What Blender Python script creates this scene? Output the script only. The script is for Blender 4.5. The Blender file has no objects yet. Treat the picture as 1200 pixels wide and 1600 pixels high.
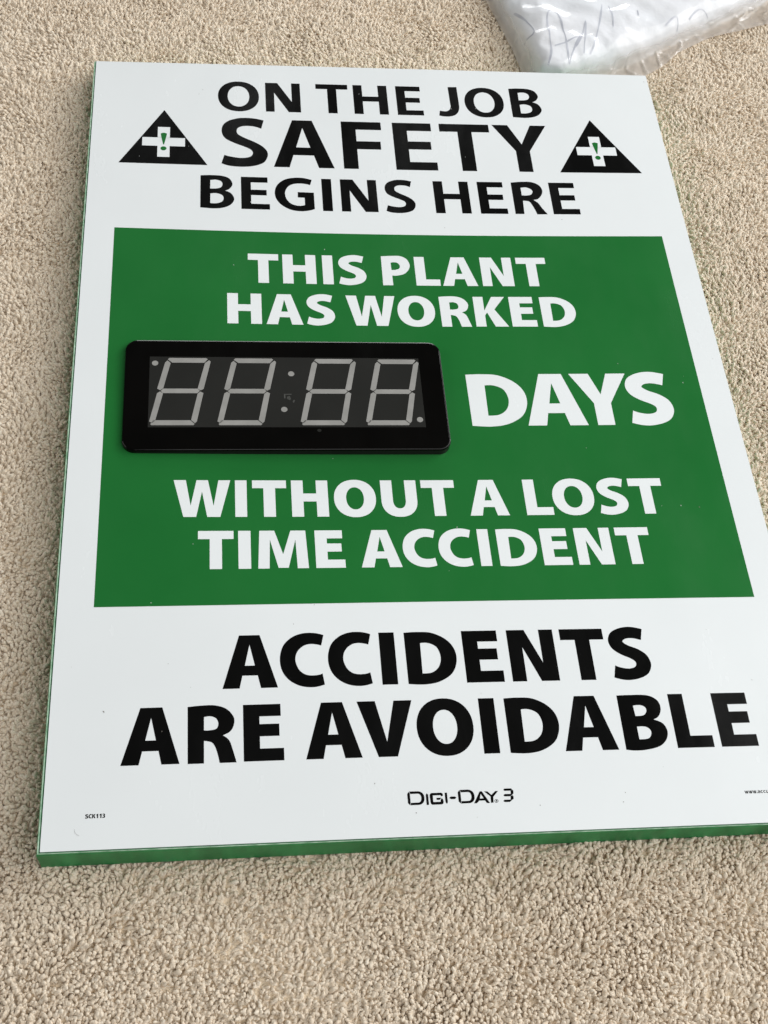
import bpy, bmesh, math, random
import numpy as np
from mathutils import Vector, Matrix, noise
from mathutils.bvhtree import BVHTree
from mathutils.geometry import tessellate_polygon

random.seed(7)
rng = np.random.default_rng(11)
scn = bpy.context.scene
MM = 0.001
BW, BH = 508.0, 711.2                 # sign face, millimetres (x to the right, y down from its top-left corner)

# ------------------------------------------------------------------ camera
R = ((0.9914936943, 0.0753006749, -0.1061605506), (-0.0093543829, 0.8547666850, 0.5189281354), (0.1298181408, -0.5135209076, 0.8482001697))
Tv = Vector((-257.01673, -405.38173, 1085.99678)) * MM
D = Matrix(((1, 0, 0), (0, -1, 0), (0, 0, -1)))
Rwc = D @ Matrix(R) @ D
cam_d = bpy.data.cameras.new("camera")
cam = bpy.data.objects.new("camera", cam_d)
scn.collection.objects.link(cam)
cam.matrix_world = Matrix.Translation(-(Rwc.transposed() @ (D @ Tv))) @ Rwc.transposed().to_4x4()
cam_d.sensor_fit = 'HORIZONTAL'
cam_d.sensor_width = 36.0
cam_d.lens = 36.0 * 1901.15 / 1200.0
cam_d.clip_start = 0.02
cam_d.clip_end = 50.0
scn.camera = cam

# ------------------------------------------------------------------ light
world = bpy.data.worlds.new("World")
scn.world = world
world.use_nodes = True
bg = world.node_tree.nodes["Background"]
bg.inputs["Color"].default_value = (0.93, 0.98, 1.0, 1)
bg.inputs["Strength"].default_value = 0.05

def area(name, loc, target, sx, sy, watts, col):
    d = bpy.data.lights.new(name, 'AREA')
    d.shape = 'RECTANGLE'; d.size = sx; d.size_y = sy; d.energy = watts; d.color = col
    o = bpy.data.objects.new(name, d)
    scn.collection.objects.link(o)
    o.location = loc
    o.rotation_euler = (Vector(target) - Vector(loc)).to_track_quat('-Z', 'Y').to_euler()
    return o
area("window_light", (2.8, 0.0, 1.6), (0.25, -0.35, 0), 1.8, 1.6, 44.0, (1.0, 0.99, 0.97))
area("room_fill_light", (1.5, -1.75, 2.5), (0.25, -0.35, 0), 3.2, 2.0, 56.0, (0.99, 0.99, 0.98))  # added fill panel above and behind the camera, standing in for room bounce
area("corner_fill_light", (3.2, 1.8, 1.5), (0.2, 0.0, 0), 1.5, 1.3, 60.0, (0.98, 0.99, 1.0))  # added lamp, no known window: brightens the far side of the sign
area("far_window_light", (0.6, 2.8, 0.72), (0.1, 0.0, 0), 2.0, 0.7, 38.0, (0.98, 0.99, 1.0))
area("left_fill_light", (-2.4, -0.3, 1.4), (0.2, -0.3, 0), 2.2, 1.8, 22.0, (1.0, 0.97, 0.93))  # added fill lamp, softens the shadow along the sign's left edge

scn.cycles.diffuse_bounces = 7
scn.cycles.max_bounces = 14
scn.cycles.transparent_max_bounces = 16
scn.view_settings.view_transform = 'Standard'
scn.view_settings.look = 'None'
scn.view_settings.exposure = 0.20
scn.view_settings.gamma = 1.0

# ------------------------------------------------------------------ materials
def nt(name):
    m = bpy.data.materials.new(name); m.use_nodes = True
    t = m.node_tree
    return m, t, t.nodes, t.links, t.nodes["Principled BSDF"]

def noise_tex(n, l, scale, detail=3.0, rough=0.55, vec=None):
    x = n.new("ShaderNodeTexNoise")
    x.inputs["Scale"].default_value = scale
    x.inputs["Detail"].default_value = detail
    x.inputs["Roughness"].default_value = rough
    tc = n.new("ShaderNodeTexCoord")
    if vec:
        mp = n.new("ShaderNodeMapping"); mp.inputs["Scale"].default_value = vec
        l.new(tc.outputs["Object"], mp.inputs["Vector"]); l.new(mp.outputs[0], x.inputs["Vector"])
    else:
        l.new(tc.outputs["Object"], x.inputs["Vector"])
    return x

def ramp(n, l, src, a, b, lo=0.3, hi=0.7):
    r = n.new("ShaderNodeValToRGB")
    r.color_ramp.elements[0].position = lo; r.color_ramp.elements[0].color = (*a, 1)
    r.color_ramp.elements[1].position = hi; r.color_ramp.elements[1].color = (*b, 1)
    l.new(src, r.inputs["Fac"])
    return r

def bump(n, l, bs, src, strength, dist):
    b = n.new("ShaderNodeBump")
    b.inputs["Strength"].default_value = strength; b.inputs["Distance"].default_value = dist
    l.new(src, b.inputs["Height"]); l.new(b.outputs[0], bs.inputs["Normal"])

def surf(name, a, b, scale, rough, spec=0.5, bscale=None, bstr=0.1, bdist=0.0001, vec=None, detail=3.0, coat=0.0, rvar=None):
    m, t, n, l, bs = nt(name)
    x = noise_tex(n, l, scale, detail, vec=vec)
    l.new(ramp(n, l, x.outputs["Fac"], a, b).outputs["Color"], bs.inputs["Base Color"])
    bs.inputs["Roughness"].default_value = rough
    bs.inputs["Specular IOR Level"].default_value = spec
    if coat:
        bs.inputs["Coat Weight"].default_value = coat; bs.inputs["Coat Roughness"].default_value = 0.06
    if rvar:
        q1 = noise_tex(n, l, 11, 6, 0.7, vec=(1.0, 0.35, 1.0)); mr = n.new("ShaderNodeMapRange")
        mr.inputs["From Min"].default_value = 0.35; mr.inputs["From Max"].default_value = 0.68
        mr.inputs["To Min"].default_value = rvar[0]; mr.inputs["To Max"].default_value = rvar[1]
        l.new(q1.outputs["Fac"], mr.inputs["Value"]); l.new(mr.outputs[0], bs.inputs["Roughness"])
    if bscale:
        y = noise_tex(n, l, bscale, 2.0)
        bump(n, l, bs, y.outputs["Fac"], bstr, bdist)
    return m

M_WHITE = surf("white_vinyl", (0.725, 0.757, 0.765), (0.75, 0.782, 0.79), 9, 0.22, 0.5, 900, 0.10, 0.0001, detail=7, rvar=(0.15, 0.30))
M_GREEN = surf("green_print", (0.0110, 0.132, 0.0255), (0.0138, 0.148, 0.0295), 10, 0.22, 0.5, 900, 0.10, 0.0001, detail=7, rvar=(0.15, 0.30))
M_BLACK = surf("black_print", (0.0014, 0.0014, 0.0013), (0.0022, 0.0021, 0.0019), 30, 0.20, 0.42, 900, 0.08, 0.0001, rvar=(0.14, 0.28))
M_TEXTW = surf("white_print", (0.74, 0.772, 0.78), (0.765, 0.797, 0.805), 9, 0.22, 0.5, 900, 0.10, 0.0001, rvar=(0.15, 0.30))
M_FRAME = surf("green_edge_plastic", (0.008, 0.165, 0.042), (0.028, 0.330, 0.100), 60, 0.45, 0.32, 500, 0.35, 0.0004, vec=(1, 1, 0.25), detail=6)
M_TRIM = surf("lit_scuffed_green_lip", (0.16, 0.34, 0.20), (0.50, 0.68, 0.54), 160, 0.30, 0.6, 700, 0.4, 0.0003, detail=6)  # worn lip, with its lit highlight painted in as paler green
M_BEZEL = surf("gloss_black_plastic", (0.0016, 0.0015, 0.0013), (0.0026, 0.0023, 0.0020), 20, 0.14, 0.17, rvar=(0.08, 0.26))
M_WINDOW = surf("smoked_window", (0.0185, 0.0187, 0.0172), (0.0225, 0.0225, 0.0208), 18, 0.14, 0.3, rvar=(0.06, 0.24))
M_SEG = surf("grey_segment", (0.26, 0.257, 0.243), (0.31, 0.305, 0.29), 80, 0.25, 0.3)
M_DUST = surf("pale_dust", (0.40, 0.42, 0.40), (0.70, 0.71, 0.69), 300, 0.6)
M_DUSTD = surf("dark_speck", (0.10, 0.09, 0.07), (0.20, 0.18, 0.15), 300, 0.7)
M_LINT = surf("brown_lint", (0.10, 0.07, 0.04), (0.22, 0.17, 0.11), 300, 0.9)
M_PAPER = surf("white_packing_paper", (0.72, 0.745, 0.775), (0.80, 0.815, 0.84), 25, 0.75, 0.2, 120, 0.5, 0.0012)
M_INK = surf("blue_grey_ink", (0.40, 0.42, 0.48), (0.58, 0.60, 0.66), 60, 0.7)
M_BACK = surf("carpet_backing", (0.66, 0.54, 0.39), (0.78, 0.665, 0.51), 220, 0.95, 0.1, 260, 1.0, 0.004, detail=5)

# carpet yarn: every tuft a little different, broad tonal drift over the floor
m, t, n, l, bs = nt("beige_yarn")
oi = n.new("ShaderNodeObjectInfo")
r1 = n.new("ShaderNodeValToRGB"); cr = r1.color_ramp
cr.elements[0].position = 0.0; cr.elements[0].color = (0.78, 0.67, 0.53, 1)
cr.elements[1].position = 1.0; cr.elements[1].color = (0.90, 0.81, 0.68, 1)
e = cr.elements.new(0.25); e.color = (0.84, 0.73, 0.59, 1)
e = cr.elements.new(0.75); e.color = (0.865, 0.76, 0.62, 1)
l.new(oi.outputs["Random"], r1.inputs["Fac"])
geo = n.new("ShaderNodeNewGeometry")
nz = n.new("ShaderNodeTexNoise"); nz.inputs["Scale"].default_value = 900; nz.inputs["Detail"].default_value = 3
l.new(geo.outputs["Position"], nz.inputs["Vector"])
mx = n.new("ShaderNodeMix"); mx.data_type = 'RGBA'; mx.blend_type = 'MULTIPLY'; mx.inputs["Factor"].default_value = 1.0
l.new(r1.outputs["Color"], mx.inputs["A"])
l.new(ramp(n, l, nz.outputs["Fac"], (0.86, 0.845, 0.82), (1.0, 1.0, 1.0), 0.36, 0.58).outputs["Color"], mx.inputs["B"])
l.new(mx.outputs["Result"], bs.inputs["Base Color"])
bs.inputs["Roughness"].default_value = 0.62
bs.inputs["Specular IOR Level"].default_value = 0.2
bs.inputs["Sheen Weight"].default_value = 0.25
tlx = n.new("ShaderNodeBsdfTranslucent"); l.new(mx.outputs["Result"], tlx.inputs["Color"])
mxs = n.new("ShaderNodeMixShader"); mxs.inputs[0].default_value = 0.14
l.new(bs.outputs[0], mxs.inputs[1]); l.new(tlx.outputs[0], mxs.inputs[2]); l.new(mxs.outputs[0], n["Material Output"].inputs["Surface"])
M_YARN = m

# clear film: mostly see-through, rough haze, gloss
m, t, n, l, bs = nt("clear_film")
n.remove(bs)
out = n["Material Output"]
tr = n.new("ShaderNodeBsdfTransparent"); tr.inputs["Color"].default_value = (0.985, 0.985, 0.99, 1)
df = n.new("ShaderNodeBsdfDiffuse"); df.inputs["Color"].default_value = (0.74, 0.70, 0.66, 1)
tl = n.new("ShaderNodeBsdfTranslucent"); tl.inputs["Color"].default_value = (0.78, 0.75, 0.72, 1)
gs = n.new("ShaderNodeBsdfGlossy"); gs.inputs["Roughness"].default_value = 0.11
ply = n.new("ShaderNodeAttribute"); ply.attribute_name = "ply"
fz = noise_tex(n, l, 16, 3)
hz = n.new("ShaderNodeMapRange"); hz.inputs["From Min"].default_value = 0.35; hz.inputs["From Max"].default_value = 0.65
hz.inputs["To Min"].default_value = 0.75; hz.inputs["To Max"].default_value = 1.15
l.new(fz.outputs["Fac"], hz.inputs["Value"])
hm = n.new("ShaderNodeMath"); hm.operation = 'MULTIPLY'; l.new(hz.outputs[0], hm.inputs[0]); l.new(ply.outputs["Fac"], hm.inputs[1])
m1 = n.new("ShaderNodeMixShader"); m1.inputs[0].default_value = 0.45; l.new(df.outputs[0], m1.inputs[1]); l.new(tl.outputs[0], m1.inputs[2])
m2 = n.new("ShaderNodeMixShader"); l.new(hm.outputs[0], m2.inputs[0]); l.new(tr.outputs[0], m2.inputs[1]); l.new(m1.outputs[0], m2.inputs[2])
gb = n.new("ShaderNodeNewGeometry"); ir = n.new("ShaderNodeMapRange")
ir.inputs["To Min"].default_value = 1.30; ir.inputs["To Max"].default_value = 1 / 1.30; l.new(gb.outputs["Backfacing"], ir.inputs["Value"])
fr = n.new("ShaderNodeFresnel"); l.new(ir.outputs[0], fr.inputs["IOR"])
m3 = n.new("ShaderNodeMixShader"); l.new(fr.outputs[0], m3.inputs[0]); l.new(m2.outputs[0], m3.inputs[1]); l.new(gs.outputs[0], m3.inputs[2])
l.new(m3.outputs[0], out.inputs["Surface"])
M_FILM = m

# ------------------------------------------------------------------ object helpers
def link(o, parent=None):
    scn.collection.objects.link(o)
    if parent: o.parent = parent
    return o

def tag(o, label=None, cat=None, group=None, kind=None):
    if label: o["label"] = label
    if cat: o["category"] = cat
    if group: o["group"] = group
    if kind: o["kind"] = kind
    return o

def mesh_obj(name, verts, faces, mat, parent=None, smooth=True):
    me = bpy.data.meshes.new(name)
    me.from_pydata([tuple(v) for v in verts], [], faces)
    me.materials.append(mat)
    if smooth: me.polygons.foreach_set("use_smooth", [True] * len(me.polygons))
    me.update()
    return link(bpy.data.objects.new(name, me), parent)

def bm_obj(name, bm, mat, parent=None, smooth=False):
    me = bpy.data.meshes.new(name)
    bm.to_mesh(me); bm.free()
    me.materials.append(mat)
    if smooth: me.polygons.foreach_set("use_smooth", [True] * len(me.polygons))
    return link(bpy.data.objects.new(name, me), parent)

# gentle real warp of the thin sign face (mm): sags in its upper half
VN = [0, .17, .34, .51, .68, .85, 1.0]
VA = [0.38, -2.31, -4.26, -3.88, -2.13, 2.33, 1.19]
def cub(v):
    v = min(max(v, 0.0), 1.0)
    i = 0
    while i < len(VN) - 2 and v > VN[i + 1]: i += 1
    gr = np.gradient(np.array(VA), np.array(VN))
    h = VN[i + 1] - VN[i]; q = (v - VN[i]) / h
    return ((2*q**3 - 3*q**2 + 1) * VA[i] + (q**3 - 2*q**2 + q) * h * gr[i]
            + (-2*q**3 + 3*q**2) * VA[i+1] + (q**3 - q**2) * h * gr[i+1])
_cache = {}
def zf(x, y):
    u = x / BW; v = y / BH
    k = round(v, 5)
    if k not in _cache: _cache[k] = cub(v)
    return (_cache[k] * math.sin(math.pi * min(max(u, 0), 1)) - 3.55 * (u - .5) * (v - .5) * 4
            - 0.99 * math.sin(math.pi * min(max(v, 0), 1)))

def W3(x, y, z=0.0):                   # face millimetres -> world metres, riding on the warp
    return (x * MM, -y * MM, (z + zf(x, y)) * MM)

# ------------------------------------------------------------------ the setting: carpet
GZ = -24.5                             # where the sign's underside rests
bm = bmesh.new()
bmesh.ops.create_grid(bm, x_segments=8, y_segments=8, size=2.2)
for v in bm.verts: v.co += Vector((0.25, -0.35, (GZ - 2.9) * MM))
carpet = bm_obj("carpet", bm, M_BACK)
tag(carpet, "beige cut pile carpet under the sign", kind="structure")

def tuft_mesh(seed):
    r = random.Random(seed)
    L = r.uniform(6.6, 8.0); rad = r.uniform(0.93, 1.17)
    bend = r.uniform(0.2, 1.0); tw = r.uniform(1.6, 2.8); ph = r.uniform(0, 6.28)
    rings = 6; sides = 7
    vs = []; fs = []
    p = Vector((0, 0, 0)); ang = 0.0
    for i in range(rings):
        q = i / (rings - 1)
        ang = bend * q
        if i: p = p + Vector((math.sin(ang), r.uniform(-.06, .06), math.cos(ang))) * (L / (rings - 1))
        rr = rad * (0.72 + 0.42 * q) * (1.0 if q < 0.86 else (0.86 if q < 0.99 else 0.42))
        ex = Vector((math.cos(ang), 0, -math.sin(ang))); ey = Vector((0, 1, 0))
        for s in range(sides):
            a = 2 * math.pi * s / sides
            lobe = 0.74 + 0.32 * abs(math.cos(a - ph - tw * q * 3.0))
            k = rr * lobe * r.uniform(0.82, 1.16)
            vs.append((p + ex * math.cos(a) * k + ey * math.sin(a) * k) * MM)
    for i in range(rings - 1):
        for s in range(sides):
            a = i * sides + s; b = i * sides + (s + 1) % sides
            fs.append((a, b, b + sides, a + sides))
    fs.append(tuple((rings - 1) * sides + s for s in range(sides)))
    me = bpy.data.meshes.new("tuft"); me.from_pydata(vs, [], fs)
    me.materials.append(M_YARN)
    me.polygons.foreach_set("use_smooth", [True] * len(me.polygons))
    return bpy.data.objects.new("yarn_tuft", me)
def fuzz_mesh(seed):
    r = random.Random(seed); vs = []; fs = []
    p = Vector((0, 0, 5.4)); d = Vector((r.uniform(-1, 1), r.uniform(-1, 1), 0.55)).normalized()
    for i in range(7):
        for s in range(3):
            a = 2 * math.pi * s / 3
            vs.append((p + Vector((math.cos(a), math.sin(a), math.sin(a + 1))) * 0.11) * MM)
        p = p + d * 0.9; d = (d + Vector((r.uniform(-.7, .7), r.uniform(-.7, .7), r.uniform(-.5, .2)))).normalized()
    for i in range(6):
        for s in range(3): fs.append((i*3+s, i*3+(s+1) % 3, i*3+3+(s+1) % 3, i*3+3+s))
    me = bpy.data.meshes.new("fuzz"); me.from_pydata(vs, [], fs); me.materials.append(M_YARN)
    return bpy.data.objects.new("yarn_fuzz", me)
TUFTS = [tuft_mesh(s) for s in range(10)] + [fuzz_mesh(40 + s) for s in range(6)]

sp = 1.62
X, Y = np.meshgrid(np.arange(-300, 860, sp), np.arange(-330, 940, sp))
X = X + (np.arange(X.shape[0]) % 2)[:, None] * sp * 0.5
X = X.ravel() + rng.uniform(-.75, .75, X.size); Y = Y.ravel() + rng.uniform(-.75, .75, Y.size)
# kept: the trapezium the photograph could see from here or a step aside, less what lies under the sign
f = (Y + 330) / 1270.0
keep = (X > -270 + 150 * f) & (X < 850 - 310 * f)
keep &= ~((X > 6) & (X < BW - 8) & (Y > 8) & (Y < BH - 6))
X = X[keep]; Y = Y[keep]
N = len(X)
def lowfreq(x, y, s, o):
    return (np.sin(x / s * 1.7 + o + 1.3 * np.sin(y / s * 0.9 + o)) + np.sin(y / s * 1.4 - o * 2 + 1.1 * np.sin(x / s * 0.8)) ) * 0.5
az = 2.3 * lowfreq(X, Y, 22, 0.7) + 1.5 * lowfreq(X, Y, 70, 2.1) + rng.normal(0, 0.9, N) + 0.8
lean = np.clip(0.26 + 0.16 * lowfreq(X, Y, 30, 4.0) + rng.normal(0, 0.15, N), 0.0, 0.8)
press = np.clip(lowfreq(X, Y, 95, 5.3) * 1.6, 0, 1)                # patches where the pile lies flatter
lean = lean + 0.18 * press; hz_p = -0.35 * press
scl = np.clip(1.0 + rng.normal(0, 0.13, N), 0.65, 1.45)
hz_ = 0.6 * lowfreq(X, Y, 45, 1.1) + rng.normal(0, 0.14, N)
under = (X > -3) & (X < BW + 2) & (Y > -3) & (Y < BH + 3)      # squashed by the sign's edge
hz_ = hz_ + hz_p
hz_ = np.where(under, hz_ - 3.0, hz_)
me = bpy.data.meshes.new("carpet_pile")
co = np.stack([X * MM, -Y * MM, (GZ - 5.6 + hz_) * MM], 1)
me.vertices.add(N); me.vertices.foreach_set("co", co.astype(np.float32).ravel())
rot = np.stack([np.zeros(N), lean, az], 1)
at = me.attributes.new("rot", 'FLOAT_VECTOR', 'POINT'); at.data.foreach_set("vector", rot.astype(np.float32).ravel())
at = me.attributes.new("scl", 'FLOAT', 'POINT'); at.data.foreach_set("value", scl.astype(np.float32))
at = me.attributes.new("pick", 'INT', 'POINT'); at.data.foreach_set("value", np.where(rng.random(N) < 0.10, rng.integers(10, 16, N), rng.integers(0, 10, N)).astype(np.int32))
pile = link(bpy.data.objects.new("carpet_pile", me))
tag(pile, "short twisted beige carpet yarn tufts covering the floor", "carpet pile", kind="stuff")
ng = bpy.data.node_groups.new("tufts", 'GeometryNodeTree')
ng.interface.new_socket("Geometry", in_out='INPUT', socket_type='NodeSocketGeometry')
ng.interface.new_socket("Geometry", in_out='OUTPUT', socket_type='NodeSocketGeometry')
gi = ng.nodes.new("NodeGroupInput"); go = ng.nodes.new("NodeGroupOutput")
ip = ng.nodes.new("GeometryNodeInstanceOnPoints"); jg = ng.nodes.new("GeometryNodeJoinGeometry")
for o in reversed(TUFTS):
    ob = ng.nodes.new("GeometryNodeObjectInfo"); ob.inputs["Object"].default_value = o; ob.inputs["As Instance"].default_value = True
    ng.links.new(ob.outputs["Geometry"], jg.inputs[0])
def attr(nm, ty):
    a = ng.nodes.new("GeometryNodeInputNamedAttribute"); a.data_type = ty; a.inputs["Name"].default_value = nm
    return [s for s in a.outputs if s.enabled and s.name == "Attribute"][0]
ng.links.new(gi.outputs[0], ip.inputs["Points"]); ng.links.new(jg.outputs[0], ip.inputs["Instance"])
ip.inputs["Pick Instance"].default_value = True
ng.links.new(attr("pick", 'INT'), ip.inputs["Instance Index"])
e2r = ng.nodes.new("FunctionNodeEulerToRotation")
ng.links.new(attr("rot", 'FLOAT_VECTOR'), e2r.inputs[0]); ng.links.new(e2r.outputs[0], ip.inputs["Rotation"])
ng.links.new(attr("scl", 'FLOAT'), ip.inputs["Scale"])
ng.links.new(ip.outputs[0], go.inputs[0])
md = pile.modifiers.new("tufts", 'NODES'); md.node_group = ng
print("tufts", N)

lint = bmesh.new()
rl = random.Random(21)
for x, y in [(578.9, 151.4), (584.9, 182.1), (-10.9, 777.8), (7.4, -9.4), (21.1, 791.1), (5.8, 769.8), (420.5, 762.4), (218.5, 771.8), (566.9, 195.3), (294.4, 740.8)] + [(rl.uniform(-200, 700), rl.uniform(-300, 900)) for _ in range(40)]:
    if -8 < x < BW + 8 and -8 < y < BH + 8: continue
    r_ = rl.uniform(0.35, 0.8); a0 = rl.uniform(0, 6.28); el = rl.uniform(1.0, 2.6)
    low = []; up = Vector((x * MM, -y * MM, (GZ + 2.6) * MM))
    for k in range(6):
        a = 2 * math.pi * k / 6
        dx = r_ * el * math.cos(a) * rl.uniform(.6, 1.2); dy = r_ * math.sin(a) * rl.uniform(.6, 1.2)
        low.append(lint.verts.new(((x + dx * math.cos(a0) - dy * math.sin(a0)) * MM, -(y + dx * math.sin(a0) + dy * math.cos(a0)) * MM, (GZ + 1.6 + rl.uniform(0, .4)) * MM)))
    tv = lint.verts.new(up)
    for k in range(6): lint.faces.new((low[k], low[(k + 1) % 6], tv))
lint = bm_obj("lint", lint, M_LINT)
tag(lint, "tiny dark brown crumbs of lint caught in the carpet pile", "lint", kind="stuff")

# ------------------------------------------------------------------ the sign
sign = link(bpy.data.objects.new("safety_sign", None))
tag(sign, "large white and green safety scoreboard sign lying flat on the beige carpet", "sign")

# white face sheet, 8 mm grid, with a thin turned-down edge
NX, NY = 64, 90
vs = []; fs = []
for j in range(NY + 1):
    for i in range(NX + 1):
        vs.append(W3(BW * i / NX, BH * j / NY))
for j in range(NY):
    for i in range(NX):
        a = j * (NX + 1) + i
        fs.append((a, a + NX + 1, a + NX + 2, a + 1))
ring = ([j * (NX + 1) for j in range(NY)] + [NY * (NX + 1) + i for i in range(NX)]
        + [j * (NX + 1) + NX for j in range(NY, 0, -1)] + [i for i in range(NX, 0, -1)])
b0 = len(vs)
for k in ring: v = vs[k]; vs.append((v[0], v[1], v[2] - 1.1 * MM))
nr = len(ring)
face = mesh_obj("face_panel", vs, fs, M_WHITE, sign)
bs_ = len(fs)
sk = [(ring[k], b0 + k, b0 + (k + 1) % nr, ring[(k + 1) % nr]) for k in range(nr)]
edge_v = [vs[k] for k in ring] + vs[b0:]
mesh_obj("face_edge", edge_v, [(k, k + nr, (k + 1) % nr + nr, (k + 1) % nr) for k in range(nr)], M_WHITE, sign, smooth=False)

def ring_strip(name, prof, mat, parent, warp_last=True):
    """prof: list of ((left, top, right, bottom) offsets outward, z, follows the warp)"""
    pts = []
    n_s = 40
    for (lo, to, ro, bo), z, wf in prof:
        row = []
        x0, y0, x1, y1 = -lo, -to, BW + ro, BH + bo
        for k in range(n_s): row.append((x0, y0 + (y1 - y0) * k / n_s))
        for k in range(n_s): row.append((x0 + (x1 - x0) * k / n_s, y1))
        for k in range(n_s): row.append((x1, y1 - (y1 - y0) * k / n_s))
        for k in range(n_s): row.append((x1 - (x1 - x0) * k / n_s, y0))
        for x, y in row:
            pts.append((x * MM, -y * MM, (z + (zf(min(max(x, 0), BW), min(max(y, 0), BH)) if wf else 0)) * MM))
    m_ = 4 * n_s; fs = []
    for r_ in range(len(prof) - 1):
        for k in range(m_):
            a = r_ * m_ + k; b = r_ * m_ + (k + 1) % m_
            fs.append((a, a + m_, b + m_, b))
    return mesh_obj(name, pts, fs, mat, parent, smooth=False)
def off(q): return (2.3 * q, 0.35 * q, 0.35 * q, 1.5 * q)
frame = ring_strip("frame", [((-4, -4, -4, -4), -1.6, 1), (off(.30), -1.6, 1), (off(.30), -1.2, 1), (off(.34), -1.2, 1),
                             (off(.72), -1.0, 1), (off(.90), -1.6, 1), (off(1.0), -2.6, 1), (off(1.0), GZ + 1.0, 0), (off(.8), GZ, 0), ((-40, -40, -40, -40), GZ, 0)], M_FRAME, sign)
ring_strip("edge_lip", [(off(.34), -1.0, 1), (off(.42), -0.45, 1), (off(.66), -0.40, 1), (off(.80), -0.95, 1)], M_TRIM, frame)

# ---- flat print: outlines filled, cut on the face's own grid, laid on the warp
def catmull(loop, step=5):
    n_ = len(loop); out_ = []
    for i in range(n_):
        p0, p1, p2, p3 = loop[i - 1], loop[i], loop[(i + 1) % n_], loop[(i + 2) % n_]
        a = Vector(p1[:2]); b = Vector(p2[:2])
        if p1[2] and p2[2]:
            out_.append(a); continue
        t1 = (b - Vector(p0[:2])) * 0.5 if not p1[2] else (b - a)
        t2 = (Vector(p3[:2]) - a) * 0.5 if not p2[2] else (b - a)
        if p1[2]: t1 = (b - a) * 1.5 - t2 * 0.5
        if p2[2]: t2 = (b - a) * 1.5 - t1 * 0.5
        for k in range(step):
            q = k / step
            out_.append((2*q**3 - 3*q**2 + 1) * a + (q**3 - 2*q**2 + q) * t1 + (-2*q**3 + 3*q**2) * b + (q**3 - q**2) * t2)
    return [(v.x, v.y) for v in out_]

def ell(cx, cy, rx, ry, n_=2.15, seg=44, a0=0, a1=2 * math.pi):
    o = []
    full = abs(a1 - a0) > 6.2
    for k in range(seg if full else seg + 1):
        a = a0 + (a1 - a0) * k / seg
        c, s = math.cos(a), math.sin(a)
        o.append((cx + rx * math.copysign(abs(c) ** (2 / n_), c), cy + ry * math.copysign(abs(s) ** (2 / n_), s)))
    return o

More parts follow.
